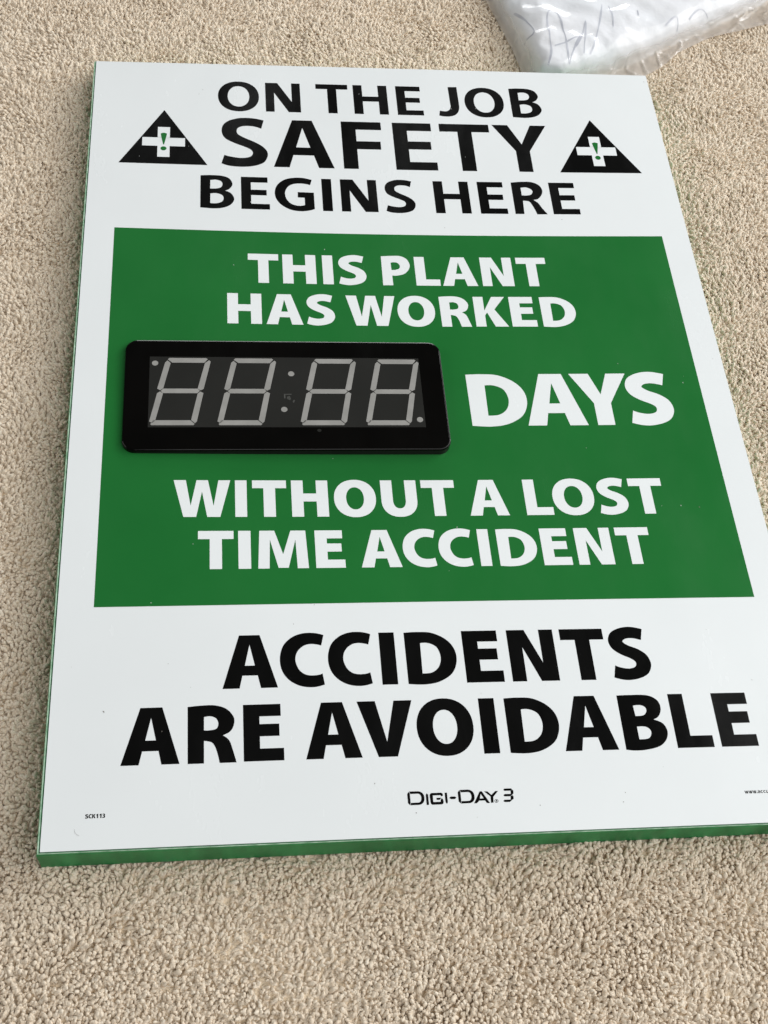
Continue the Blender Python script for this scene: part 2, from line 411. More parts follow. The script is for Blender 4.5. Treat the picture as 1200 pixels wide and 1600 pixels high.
TRACED = {
    'S0': [[(0.94, 0.979, 1), (0.88, 0.797, 1), (0.705, 0.844, 0), (0.493, 0.845, 0), (0.369, 0.8, 0), (0.34, 0.73, 0), (0.373, 0.663, 0), (0.523, 0.588, 0), (0.731, 0.508, 0), (0.903, 0.415, 0), (0.997, 0.313, 0), (1, 0.205, 0), (0.926, 0.093, 0), (0.786, 0.029, 0), (0.612, -0.005, 0), (0.405, -0.017, 0), (0.164, -0.001, 0), (0, 0.044, 1), (0.064, 0.22, 1), (0.236, 0.184, 0), (0.443, 0.167, 0), (0.617, 0.195, 0), (0.682, 0.264, 0), (0.649, 0.34, 0), (0.518, 0.401, 0), (0.276, 0.482, 0), (0.085, 0.576, 0), (0.013, 0.704, 0), (0.036, 0.843, 0), (0.142, 0.94, 0), (0.302, 0.996, 0), (0.462, 1.022, 0), (0.71, 1.018, 0)]],
    'S1': [[(0.946, 0.981, 1), (0.869, 0.759, 1), (0.672, 0.797, 0), (0.52, 0.798, 0), (0.419, 0.771, 0), (0.389, 0.723, 0), (0.514, 0.654, 0), (0.741, 0.58, 0), (0.926, 0.471, 0), (1, 0.332, 0), (0.981, 0.214, 0), (0.879, 0.098, 0), (0.682, 0.022, 0), (0.407, -0.017, 0), (0.192, -0.004, 0), (0, 0.037, 1), (0.076, 0.27, 1), (0.207, 0.229, 0), (0.399, 0.204, 0), (0.559, 0.226, 0), (0.617, 0.277, 0), (0.61, 0.336, 0), (0.515, 0.396, 0), (0.271, 0.485, 0), (0.096, 0.586, 0), (0.019, 0.706, 0), (0.035, 0.826, 0), (0.136, 0.931, 0), (0.357, 1.006, 0), (0.633, 1.029, 0)]],
    'C1': [[(1, 0.975, 1), (0.936, 0.771, 1), (0.838, 0.793, 0), (0.708, 0.805, 0), (0.576, 0.786, 0), (0.451, 0.719, 0), (0.372, 0.626, 0), (0.345, 0.52, 0), (0.362, 0.423, 0), (0.421, 0.317, 0), (0.519, 0.243, 0), (0.636, 0.211, 0), (0.747, 0.207, 0), (0.858, 0.217, 0), (0.933, 0.238, 1), (0.971, 0.031, 1), (0.863, 0.005, 0), (0.715, -0.012, 0), (0.551, -0.004, 0), (0.388, 0.031, 0), (0.227, 0.106, 0), (0.104, 0.212, 0), (0.027, 0.342, 0), (0, 0.487, 0), (0.017, 0.633, 0), (0.082, 0.78, 0), (0.189, 0.885, 0), (0.343, 0.97, 0), (0.533, 1.017, 0), (0.721, 1.024, 0), (0.87, 1.007, 0)]],
    'G0': [[(0.963, 0.958, 1), (0.914, 0.793, 1), (0.84, 0.815, 0), (0.746, 0.833, 0), (0.637, 0.835, 0), (0.514, 0.821, 0), (0.403, 0.777, 0), (0.319, 0.694, 0), (0.271, 0.592, 0), (0.26, 0.492, 0), (0.286, 0.36, 0), (0.349, 0.255, 0), (0.434, 0.186, 0), (0.54, 0.15, 0), (0.647, 0.144, 0), (0.756, 0.168, 1), (0.756, 0.395, 1), (0.582, 0.399, 1), (0.584, 0.565, 1), (0.998, 0.56, 1), (1, 0.052, 1), (0.897, 0.013, 0), (0.775, -0.013, 0), (0.64, -0.024, 0), (0.493, -0.012, 0), (0.347, 0.033, 0), (0.216, 0.111, 0), (0.112, 0.206, 0), (0.042, 0.319, 0), (0.006, 0.434, 0), (0, 0.55, 0), (0.027, 0.684, 0), (0.092, 0.804, 0), (0.19, 0.9, 0), (0.315, 0.971, 0), (0.453, 1.005, 0), (0.604, 1.02, 0), (0.754, 1.011, 0), (0.876, 0.984, 0)]],
    'J0': [[(0.572, 1.015, 1), (0.993, 1.02, 1), (1, 0.403, 1), (0.983, 0.269, 0), (0.902, 0.135, 0), (0.734, 0.033, 0), (0.479, -0.015, 0), (0.21, -0.016, 0), (0, 0.011, 1), (0.058, 0.18, 1), (0.22, 0.163, 0), (0.378, 0.166, 0), (0.523, 0.222, 0), (0.589, 0.329, 0), (0.588, 0.396, 1)]],
    'R1': [[(0, 0.992, 1), (0.266, 1.01, 0), (0.563, 1.008, 0), (0.801, 0.939, 0), (0.948, 0.795, 0), (0.958, 0.667, 0), (0.885, 0.541, 0), (0.725, 0.47, 1), (0.853, 0.38, 0), (0.922, 0.223, 0), (1, -0.008, 1), (0.657, -0.007, 1), (0.589, 0.223, 0), (0.513, 0.34, 0), (0.414, 0.373, 0), (0.338, 0.38, 1), (0.339, -0.008, 1), (0.01, -0.008, 1)], [(0.338, 0.802, 1), (0.474, 0.813, 0), (0.592, 0.769, 0), (0.633, 0.676, 0), (0.591, 0.59, 0), (0.444, 0.564, 0), (0.338, 0.567, 1)]],
    'B1': [[(0, 0.993, 1), (0.306, 0.999, 0), (0.695, 0.986, 0), (0.901, 0.89, 0), (0.949, 0.742, 0), (0.875, 0.598, 0), (0.736, 0.532, 1), (0.926, 0.458, 0), (1, 0.314, 0), (0.936, 0.157, 0), (0.76, 0.041, 0), (0.459, -0.015, 0), (0.202, -0.024, 0), (0.004, -0.004, 1)], [(0.332, 0.797, 1), (0.489, 0.805, 0), (0.597, 0.765, 0), (0.612, 0.689, 0), (0.53, 0.616, 0), (0.346, 0.603, 1)], [(0.333, 0.407, 1), (0.525, 0.403, 0), (0.625, 0.337, 0), (0.618, 0.253, 0), (0.538, 0.187, 0), (0.337, 0.175, 1)]],
    'B0': [[(0.006, 1.008, 1), (0.316, 1.026, 0), (0.638, 1.014, 0), (0.853, 0.944, 0), (0.951, 0.809, 0), (0.946, 0.706, 0), (0.856, 0.601, 0), (0.733, 0.547, 1), (0.899, 0.483, 0), (1, 0.333, 0), (0.978, 0.214, 0), (0.86, 0.094, 0), (0.654, 0.016, 0), (0.395, -0.01, 0), (0.173, -0.001, 0), (0, 0.009, 1)], [(0.299, 0.868, 1), (0.486, 0.883, 0), (0.623, 0.835, 0), (0.661, 0.74, 0), (0.606, 0.646, 0), (0.47, 0.609, 0), (0.293, 0.604, 1)], [(0.297, 0.445, 1), (0.477, 0.463, 0), (0.644, 0.409, 0), (0.691, 0.309, 0), (0.64, 0.207, 0), (0.487, 0.153, 0), (0.295, 0.149, 1)]],
    'R0': [[(0.004, 0.99, 1), (0.311, 1.018, 0), (0.644, 1.016, 0), (0.871, 0.926, 0), (0.964, 0.773, 0), (0.923, 0.619, 0), (0.79, 0.483, 0), (0.633, 0.445, 1), (0.765, 0.343, 0), (0.857, 0.193, 0), (1, -0.004, 1), (0.677, -0.007, 1), (0.593, 0.221, 0), (0.502, 0.384, 0), (0.387, 0.413, 0), (0.298, 0.418, 1), (0.274, 0.002, 1), (0, 0, 1)], [(0.29, 0.827, 1), (0.462, 0.841, 0), (0.604, 0.787, 0), (0.65, 0.708, 0), (0.585, 0.616, 0), (0.447, 0.584, 0), (0.292, 0.588, 1)]],
    'P1': [[(0.009, 1.005, 1), (0.368, 1.023, 0), (0.667, 1.022, 0), (0.896, 0.929, 0), (1, 0.732, 0), (0.95, 0.552, 0), (0.779, 0.402, 0), (0.536, 0.339, 0), (0.346, 0.337, 1), (0.353, 0.001, 1), (0, -0.004, 1)], [(0.332, 0.783, 1), (0.465, 0.803, 0), (0.593, 0.768, 0), (0.653, 0.668, 0), (0.608, 0.578, 0), (0.467, 0.534, 0), (0.342, 0.532, 1)]],
    'D1': [[(0, 0.988, 1), (0.28, 0.998, 0), (0.561, 0.975, 0), (0.826, 0.846, 0), (0.977, 0.656, 0), (1, 0.418, 0), (0.888, 0.187, 0), (0.64, 0.039, 0), (0.353, -0.014, 0), (0.005, 0, 1)], [(0.309, 0.778, 1), (0.473, 0.774, 0), (0.63, 0.691, 0), (0.691, 0.504, 0), (0.64, 0.323, 0), (0.499, 0.212, 0), (0.3, 0.192, 1)]],
}

# each line of print: characters, cap height line, base line, left and right of each character (mm on the face)
LINES = [
    ('ONTHEJOB', 23.1, 60, [(107.6, 143.8), (149.6, 180.7), (194.8, 223.7), (228.5, 259.4), (267.5, 291.2), (305, 324.5), (330, 366.2), (372.6, 400.5)]),
    ('SAFETY', 70.1, 127.6, [(110.1, 149.6), (154.7, 207), (215.2, 250.8), (260.9, 297.7), (303.1, 348.3), (351.4, 401)]),
    ('BEGINSHERE', 140.4, 177.5, [(92.3, 120.3), (126.3, 150.1), (154.6, 187.7), (194.6, 203), (210.6, 241.7), (248.5, 273.9), (291.1, 321.9), (329.9, 353.7), (360, 388.1), (393.5, 417.3)]),
    ('THISPLANT', 227, 258, [(130.6, 155.2), (158.5, 185.5), (190.9, 199.4), (203.8, 226.4), (239.6, 263.1), (267.1, 287.1), (289.1, 318.3), (322.3, 348.8), (352.8, 377.9)]),
    ('HASWORKED', 269.6, 300.7, [(113.6, 140.5), (144.1, 173), (176, 198.4), (207.9, 247.7), (249.1, 279.5), (283.8, 308.2), (311.9, 338.5), (341.5, 362.2), (367, 395.5)]),
    ('DAYS', 348.8, 398.3, [(297.1, 342.5), (340.8, 388.1), (379.5, 425.3), (422.9, 458.5)]),
    ('WITHOUTALOST', 447.6, 478.6, [(74.2, 114.2), (117.5, 125.8), (129.7, 154), (157.6, 183.9), (188.1, 218.5), (222.4, 248.6), (252.2, 276.8), (286.5, 315.6), (328.5, 348.8), (349.6, 381), (383.9, 406.2), (408.8, 434.4)]),
    ('TIMEACCIDENT', 490.2, 521, [(91.5, 116), (119.2, 127.8), (132.6, 167.5), (172.6, 193.1), (204.3, 233), (234.4, 258.4), (260.1, 284.4), (289.1, 297.1), (302.9, 331.2), (335, 355.8), (360.5, 387), (391.1, 416.3)]),
    ('ACCIDENTS', 572.3, 610.5, [(107.6, 143.3), (145.1, 174.7), (176.8, 206.2), (211.7, 222.1), (228.8, 262.9), (268.2, 293.9), (299.4, 331.8), (336.5, 367.1), (369.8, 397.4)]),
    ('AREAVOIDABLE', 621.9, 659.8, [(44.7, 80.8), (85.5, 116), (120.5, 145.8), (159.5, 195.3), (193.7, 229.8), (231.6, 268.9), (274, 284.5), (291.2, 325.9), (328, 364.1), (368.7, 399.4), (404.3, 429.8), (434.9, 460.8)]),
]

def glyph(ch, w, h, bold):
    """list of shapes, each [outer, hole...], x 0..w, y 0 (base) .. h (cap)"""
    sv = (0.272 if bold else 0.223) * h
    sh = (0.216 if bold else 0.168) * h
    S = lambda pts: [[(x * w, y * h) for x, y in pts]]
    key = ch + ('1' if bold else '0')
    if key not in TRACED: key = ch + ('0' if bold else '1')
    if ch in 'SCGJRBPD' and key in TRACED:
        return [[[(x * w, y * h) for x, y in catmull(lp)] for lp in TRACED[key]]]
    if ch == 'O':
        return [[ell(w/2, h/2, w/2, h*0.519), ell(w/2, h/2, w/2 - sv*1.04, h*0.519 - sh*0.98, 2.1)]]
    if ch == 'I': return [[[(0, 0), (w, 0), (w, h), (0, h)]]]
    if ch == 'T':
        c = w / 2
        return [[[(c - sv/2, 0), (c + sv/2, 0), (c + sv/2, h - sh), (w, h - sh), (w, h), (0, h), (0, h - sh), (c - sv/2, h - sh)]]]
    if ch == 'H':
        lo = h * 0.515 - sh * 0.46; hi = lo + sh * 1.02
        return [[[(0, 0), (sv, 0), (sv, lo), (w - sv, lo), (w - sv, 0), (w, 0), (w, h), (w - sv, h), (w - sv, hi), (sv, hi), (sv, h), (0, h)]]]
    if ch in 'EF':
        lo = h * 0.43 if bold else h * 0.435; hi = lo + sh
        if ch == 'F': lo -= h * 0.02; hi -= h * 0.02
        tw, mw = (0.945 * w, 0.90 * w) if ch == 'E' else (w, 0.955 * w)
        s = sv * 1.0
        top = [(mw, lo), (mw, hi), (s, hi), (s, h - sh), (tw, h - sh), (tw, h), (0, h), (0, 0)]
        if ch == 'E': return [[[(w, 0), (w, sh), (s, sh), (s, lo)] + top]]
        return [[[(s, 0), (s, lo)] + top]]
    if ch == 'L': return [[[(0, 0), (w, 0), (w, sh), (sv, sh), (sv, h), (0, h)]]]
    if ch == 'N':
        s = sv * 0.94; a = sv * (1.20 if bold else 1.32)
        return [[[(0, 0), (s, 0), (s, .66 * h), (w - a, 0), (w, 0), (w, h), (w - s, h), (w - s, .35 * h), (a, h), (0, h)]]]
    if ch == 'M':
        return [S([(0, 0), (.222, 0), (.245, .76), (.40, .015), (.60, .015), (.755, .76), (.778, 0), (1, 0), (.962, 1), (.662, 1), (.5, .37), (.338, 1), (.038, 1)])]
    if ch == 'A':
        ap, lg, b0_, b1_, ia = (.19, .312, .235, .42, .82) if bold else (.166, .262, .257, .42, .84)
        xl = lambda y: (.5 - ap) * y                      # outer left edge
        il = lambda y: lg + (0.5 - lg) * (y / ia)         # inner left edge
        o = [(0, 0), (lg * .985, 0), (il(b0_) * .985, b0_), (1 - il(b0_) * .985, b0_), (1 - lg * .985, 0), (1, 0), (.5 + ap, 1), (.5 - ap, 1)]
        hq = [(il(b1_) , b1_), (1 - il(b1_), b1_), (.5, ia)]
        return [S(o) + S(hq)]
    if ch == 'V': return [S([(0, 1), (.33, 1), (.5, .265), (.67, 1), (1, 1), (.67, 0), (.33, 0)])]
    if ch == 'W':
        return [S([(0, 1), (.215, 1), (.302, .30), (.403, 1), (.605, 1), (.703, .30), (.79, 1), (1, 1), (.82, 0), (.592, 0), (.5, .69), (.40, 0), (.178, 0)])]
    if ch == 'Y':
        a, s2, nt_, jn = (.345, .148, .59, .42) if bold else (.29, .128, .585, .44)
        return [S([(0, 1), (a, 1), (.5, nt_), (1 - a, 1), (1, 1), (.5 + s2, jn), (.5 + s2, 0), (.5 - s2, 0), (.5 - s2, jn)])]
    if ch == 'K':
        return [S([(0, 0), (.31, 0), (.31, .37), (.385, .47), (.59, 0), (1, 0), (.625, .575), (.985, 1), (.58, 1), (.31, .535), (.31, 1), (0, 1)])]
    if ch == 'U':
        r_ = .44 * h
        o = [(0, h)] + [(x, y) for x, y in ell(w/2, r_ , w/2, r_ + .017 * h, 2.25, 24, math.pi, 2 * math.pi)] + [(w, h), (w - sv, h)]
        r2 = r_ - sh
        o += [(x, y) for x, y in ell(w/2, r_ - .0 * h, w/2 - sv, r2, 2.25, 24, 2 * math.pi, math.pi)] + [(sv, h)]
        return [[o]]
    if ch == '1': return [S([(.42, 0), (1, 0), (1, 1), (.52, 1), (0, .80), (.10, .60), (.42, .72)])]
    if ch == '3':
        return [[[(x * w, y * h) for x, y in catmull([(0.06, .96, 1), (.4, 1.02, 0), (.82, .96, 0), (.97, .76, 0), (.88, .6, 0), (.74, .53, 1), (.93, .44, 0), (1, .27, 0), (.85, .05, 0), (.45, -.02, 0), (0, .05, 1), (.05, .25, 1), (.35, .17, 0), (.58, .22, 0), (.62, .32, 0), (.5, .42, 0), (.25, .44, 1), (.25, .60, 1), (.5, .63, 0), (.6, .72, 0), (.52, .81, 0), (.3, .83, 0), (.1, .76, 1)], 3)]]]
    raise ValueError(ch)

def print_mesh(name, shapes, z, mat, parent, label=None, grid=8.0, flip=True):
    """shapes: list of [outer, holes...] in face millimetres (y down)"""
    bm = bmesh.new()
    for sh_ in shapes:
        loops = [[Vector((x, y, 0)) for x, y in lp] for lp in sh_]
        flat = [v for lp in loops for v in lp]
        bv = [bm.verts.new(v) for v in flat]
        for tri in tessellate_polygon(loops):
            try:
                fc = bm.faces.new([bv[k] for k in tri])
            except ValueError:
                continue
    bmesh.ops.recalc_face_normals(bm, faces=bm.faces)
    xs = [v.co.x for v in bm.verts]; ys = [v.co.y for v in bm.verts]
    gx, gy = BW / NX, BH / NY
    for k in range(int(min(xs) // gx) + 1, int(max(xs) // gx) + 1):
        bmesh.ops.bisect_plane(bm, geom=bm.verts[:] + bm.edges[:] + bm.faces[:], plane_co=(k * gx, 0, 0), plane_no=(1, 0, 0))
    for k in range(int(min(ys) // gy) + 1, int(max(ys) // gy) + 1):
        bmesh.ops.bisect_plane(bm, geom=bm.verts[:] + bm.edges[:] + bm.faces[:], plane_co=(0, k * gy, 0), plane_no=(0, 1, 0))
    for v in bm.verts: v.co = Vector(W3(v.co.x, v.co.y, z))
    bm.normal_update()
    for fc in bm.faces:
        if fc.normal.z < 0: fc.normal_flip()
    o = bm_obj(name, bm, mat, parent, smooth=True)
    if label: o["label"] = label
    return o

green = print_mesh("green_panel", [[[(23.5, 202.6), (484.5, 202.6), (484.5, 549.1), (23.5, 549.1)]]], 0.06, M_GREEN, sign,
                   "green rectangle printed across the middle of the sign")
words = ["ON THE JOB", "SAFETY", "BEGINS HERE", "THIS PLANT", "HAS WORKED", "DAYS", "WITHOUT A LOST", "TIME ACCIDENT", "ACCIDENTS", "ARE AVOIDABLE"]
for li, (chars, cap, base, spans) in enumerate(LINES):
    light = li < 3; on_green = 3 <= li <= 7
    h = base - cap; shapes = []
    for c_, (xa, xb) in zip(chars, spans):
        for sh_ in glyph(c_, xb - xa, h, not light):
            shapes.append([[(xa + x, base - y) for x, y in lp] for lp in sh_])
    print_mesh("lettering", shapes, 0.12 if on_green else 0.06, M_TEXTW if on_green else M_BLACK, sign,
               ("white" if on_green else "black") + " capital letters reading " + words[li])

# warning triangles: black triangle > white cross, green exclamation mark
for (ax, bx, ty, by, cx_) in ((23.9, 98.3, 61.7, 127.8, 61.1), (406.4, 480.8, 61.7, 127.8, 443.6)):
    tri = print_mesh("warning_triangle", [[[(ax, by), (bx, by), (cx_, ty)]]], 0.06, M_BLACK, sign,
                     "black triangle with a white cross and green exclamation mark, " + ("left of SAFETY" if ax < 200 else "right of SAFETY"))
    a, b, c_, d = 5.15, 18.1, 96.2, 106.4
    print_mesh("cross", [[[(cx_ - a, 83.2), (cx_ + a, 83.2), (cx_ + a, c_), (cx_ + b, c_), (cx_ + b, d), (cx_ + a, d), (cx_ + a, 119.6),
                           (cx_ - a, 119.6), (cx_ - a, d), (cx_ - b, d), (cx_ - b, c_), (cx_ - a, c_)]]], 0.12, M_TEXTW, tri)
    ex = catmull([(cx_ - 2.5, 92.6, 0), (cx_ - 1.9, 90.9, 0), (cx_, 90.3, 0), (cx_ + 1.9, 90.9, 0), (cx_ + 2.5, 92.6, 0), (cx_ + .35, 104.7, 1), (cx_ - .35, 104.7, 1)], 4)
    print_mesh("exclamation_mark", [[ex], [ell(cx_, 109.4, 2.55, 2.5, 2.0, 20)]], 0.18, M_GREEN, tri)

# small print
def small(txt, cap, base, spans):
    out_ = []
    for c_, (xa, xb) in zip(txt, spans):
        for sh_ in glyph(c_, xb - xa, base - cap, True):
            out_.append([[(xa + x, base - y) for x, y in lp] for lp in sh_])
    return out_
print_mesh("part_number", small("SCK113", 689.45, 692.0, [(25.1, 27.0), (27.15, 29.0), (29.2, 31.3), (31.6, 32.8), (33.5, 34.8), (35.2, 36.9)]), 0.06, M_BLACK, sign,
           "tiny black lettering reading SCK113")
def lw(x0, x1, t0, t1):
    w = x1 - x0
    return [[(x0, t0), (x0 + .2*w, t0), (x0 + .32*w, t1 - .5), (x0 + .41*w, t0), (x0 + .59*w, t0), (x0 + .68*w, t1 - .5), (x0 + .8*w, t0), (x1, t0), (x0 + .8*w, t1), (x0 + .58*w, t1), (x0 + .5*w, t0 + .6), (x0 + .42*w, t1), (x0 + .2*w, t1)]]
def lc(x0, x1, t0, t1):
    cx, cy = (x0 + x1) / 2, (t0 + t1) / 2
    a = ell(cx + .1, cy, (x1 - x0) / 2 + .05, (t1 - t0) / 2, 2, 16, math.radians(48), math.radians(312))
    b = ell(cx + .15, cy, (x1 - x0) / 2 - .42, (t1 - t0) / 2 - .40, 2, 16, math.radians(312), math.radians(48))
    return [a + b]
def la(x0, x1, t0, t1):
    s = .45
    return [[(x1, t1), (x1, t0 + .5), (x1 - .35, t0), (x0 + .2, t0), (x0 + .2, t0 + .38), (x1 - s, t0 + .42), (x1 - s, t0 + .72), (x0 + .35, t0 + .74), (x0, t0 + 1.1), (x0, t1 - .3), (x0 + .3, t1)],
            [(x0 + s, t1 - .36), (x0 + s, t0 + 1.12), (x1 - s, t0 + 1.10), (x1 - s, t1 - .38)]]
def lu(x0, x1, t0, t1):
    s = .48
    return [[(x0, t0), (x0 + s, t0), (x0 + s, t1 - .5), (x1 - s, t1 - .5), (x1 - s, t0), (x1, t0), (x1, t1), (x0 + .35, t1), (x0, t1 - .4)]]
t0, t1 = 689.9, 691.8
print_mesh("web_address", [lw(443.3, 445.95, t0, t1), lw(446.05, 448.7, t0, t1), lw(448.8, 451.45, t0, t1), [[(451.5, t1 - .5), (452.05, t1 - .5), (452.05, t1), (451.5, t1)]],
                           la(452.3, 453.95, t0, t1), lc(454.2, 455.95, t0, t1), lc(456.1, 457.8, t0, t1), lu(458.05, 459.9, t0, t1)], 0.06, M_BLACK, sign,
           "tiny black web address beginning www.accu")
def Dlogo(x0, x1, y0, y1):
    ym = (y0 + y1) / 2; s = 1.65
    bar = [(x0, y0 + 1.5), (x0 + 1.1, y0 + .1), (x0 + 1.7, y0 + 1.6), (x0 + 1.7, y1 - 1.4), (x0 + 1.2, y1 - .1), (x0, y1 - 1.4)]
    out_ = [(x0 + 1.35, y0)] + [(x, y) for x, y in ell(x1 - 4.2, ym, 4.2, (y1 - y0) / 2, 2.2, 18, -math.pi / 2, math.pi / 2)] + [(x0 + 1.4, y1), (x0 + 1.95, y1 - 1.5)]
    inn = [(x, y) for x, y in ell(x1 - 4.2, ym, 4.2 - 2.0, (y1 - y0) / 2 - 1.55, 2.2, 18, math.pi / 2, -math.pi / 2)] + [(x0 + 2.0, y0 + 1.6)]
    return [[bar], [out_ + inn]]
G1 = [(237.0, 684.3), (243.3, 684.3), (244.1, 684.8), (244.3, 686.1), (243.8, 686.6), (243.0, 686.6), (242.7, 685.9), (237.8, 685.9), (237.8, 690.1), (242.4, 690.1), (242.5, 689.3), (243.2, 687.8), (244.0, 688.4), (244.4, 690.0), (244.1, 691.2), (243.0, 691.8), (237.2, 691.8), (236.3, 691.3), (236.0, 690.2), (235.8, 685.9), (236.2, 684.9)]
logo = Dlogo(221.7, 232.4, 682.85, 691.6) + [[[(234.1, 684.3), (234.9, 685.4), (234.9, 691.8), (233.4, 691.8), (233.4, 685.4)]], [G1],
        [[(240.0, 687.5), (242.9, 687.5), (242.3, 688.8), (240.0, 688.8)]],
        [[(245.5, 684.4), (247.0, 684.4), (247.0, 690.3), (246.4, 691.6), (245.5, 690.4)]],
        [[(248.1, 687.85), (249.2, 687.0), (251.7, 687.0), (252.8, 687.85), (251.7, 688.7), (249.2, 688.7)]]]
logo += Dlogo(253.9, 264.4, 682.95, 691.7)
logo += [[[(268.0, 684.35), (269.4, 684.35), (273.8, 692.0), (271.8, 692.0), (270.9, 690.3), (267.1, 690.3), (265.4, 691.9), (263.6, 691.9)], [(268.5, 686.0), (270.1, 688.9), (267.6, 688.9)]],
         [[(270.8, 684.5), (273.0, 684.5), (275.3, 686.9), (278.0, 684.5), (279.9, 684.5), (276.4, 688.1), (276.1, 691.9), (274.5, 691.9), (274.6, 687.8)]]]
logo += [[ell(278.1, 690.85, 1.25, 1.15, 2, 20), ell(278.1, 690.85, .95, .86, 2, 20)], [[(277.75, 690.3), (278.5, 690.3), (278.6, 690.75), (278.35, 690.95), (278.6, 691.4), (278.3, 691.4), (278.05, 691.0), (277.98, 691.4), (277.75, 691.4)]]]
logo += [[[(283.3, 683.9), (284.1, 683.1), (288.5, 683.1), (289.0, 683.75), (288.2, 684.6), (284.1, 684.6)]],
         [[(283.0, 687.4), (283.8, 686.65), (288.3, 686.65), (288.8, 687.3), (287.4, 688.15), (283.8, 688.15)]],
         [[(282.5, 691.0), (283.3, 690.3), (287.4, 690.3), (288.0, 690.9), (286.7, 691.8), (283.3, 691.8)]],
         [[(289.1, 683.9), (289.8, 684.7), (289.7, 686.3), (288.9, 687.15), (287.9, 686.5), (288.0, 684.7)]],
         [[(288.75, 687.45), (289.5, 688.4), (289.3, 689.9), (288.1, 690.75), (287.35, 690.15), (287.5, 688.3)]]]
print_mesh("product_logo", logo, 0.06, M_BLACK, sign, "black segmented lettering reading DIGI-DAY 3 with a registered mark")

# ---- the digital counter, a low black box on the green panel
HB = 6.7
def rrect(x0, y0, x1, y1, r, seg=10):
    o = []
    for cx, cy, a0 in ((x1 - r, y0 + r, -90), (x1 - r, y1 - r, 0), (x0 + r, y1 - r, 90), (x0 + r, y0 + r, 180)):
        for k in range(seg + 1):
            a = math.radians(a0 + 90 * k / seg)
            o.append((cx + r * math.cos(a), cy + r * math.sin(a)))
    return o
PZ = zf(160, 375)                       # the box is rigid: it sits level on the sagging face
def B3(x, y, z): return (x * MM, -y * MM, (PZ + z) * MM)
counter_box = []
prof = [(0.0, -1.6), (0.0, HB - 1.6), (0.2, HB - 0.9), (0.5, HB - 0.5), (0.9, HB - 0.24), (1.4, HB - 0.08), (2.3, HB)]
DX0, DY0, DX1, DY1 = 36.9, 322.9, 277.9, 424.6
vs = []; fs = []
for ins, z in prof:
    for x, y in rrect(DX0 + ins, DY0 + ins, DX1 - ins, DY1 - ins, 9.4 - ins * 0.6): vs.append(B3(x, y, z))
m_ = len(vs) // len(prof)
for r_ in range(len(prof) - 1):
    for k in range(m_):
        a = r_ * m_ + k; b = r_ * m_ + (k + 1) % m_
        fs.append((a, b, b + m_, a + m_))
fs.append(tuple((len(prof) - 1) * m_ + k for k in range(m_)))
counter = mesh_obj("counter_display", vs, fs, M_BEZEL, sign, smooth=False)
counter["label"] = "black rectangular digital day counter with four unlit digits"
bm_fix = bmesh.new(); bm_fix.from_mesh(counter.data); bmesh.ops.recalc_face_normals(bm_fix, faces=bm_fix.faces); bm_fix.to_mesh(counter.data); bm_fix.free()

def flat(name, poly, z0, z1, mat, parent):
    n_ = len(poly)
    vs = [B3(x, y, z0) for x, y in poly] + [B3(x, y, z1) for x, y in poly]
    fs = [tuple(range(n_, 2 * n_))] + [(k, (k + 1) % n_, n_ + (k + 1) % n_, n_ + k) for k in range(n_)]
    o = mesh_obj(name, vs, fs, mat, parent, smooth=False)
    b = bmesh.new(); b.from_mesh(o.data); bmesh.ops.recalc_face_normals(b, faces=b.faces)
    b.faces.ensure_lookup_table()
    if max(b.faces, key=lambda q: q.calc_area()).normal.z < 0:
        for q in b.faces: q.normal_flip()
    b.to_mesh(o.data); b.free()
    return o
OX, OY = 0.0, 0.0
WX0, WY0, WX1, WY1 = 55.3, 339.5, 259.9, 404.5
flat("display_window", [(WX0, WY0), (WX0, WY1), (WX1, WY1), (WX1, WY0)], HB - 0.2, HB + 0.06, M_WINDOW, counter)

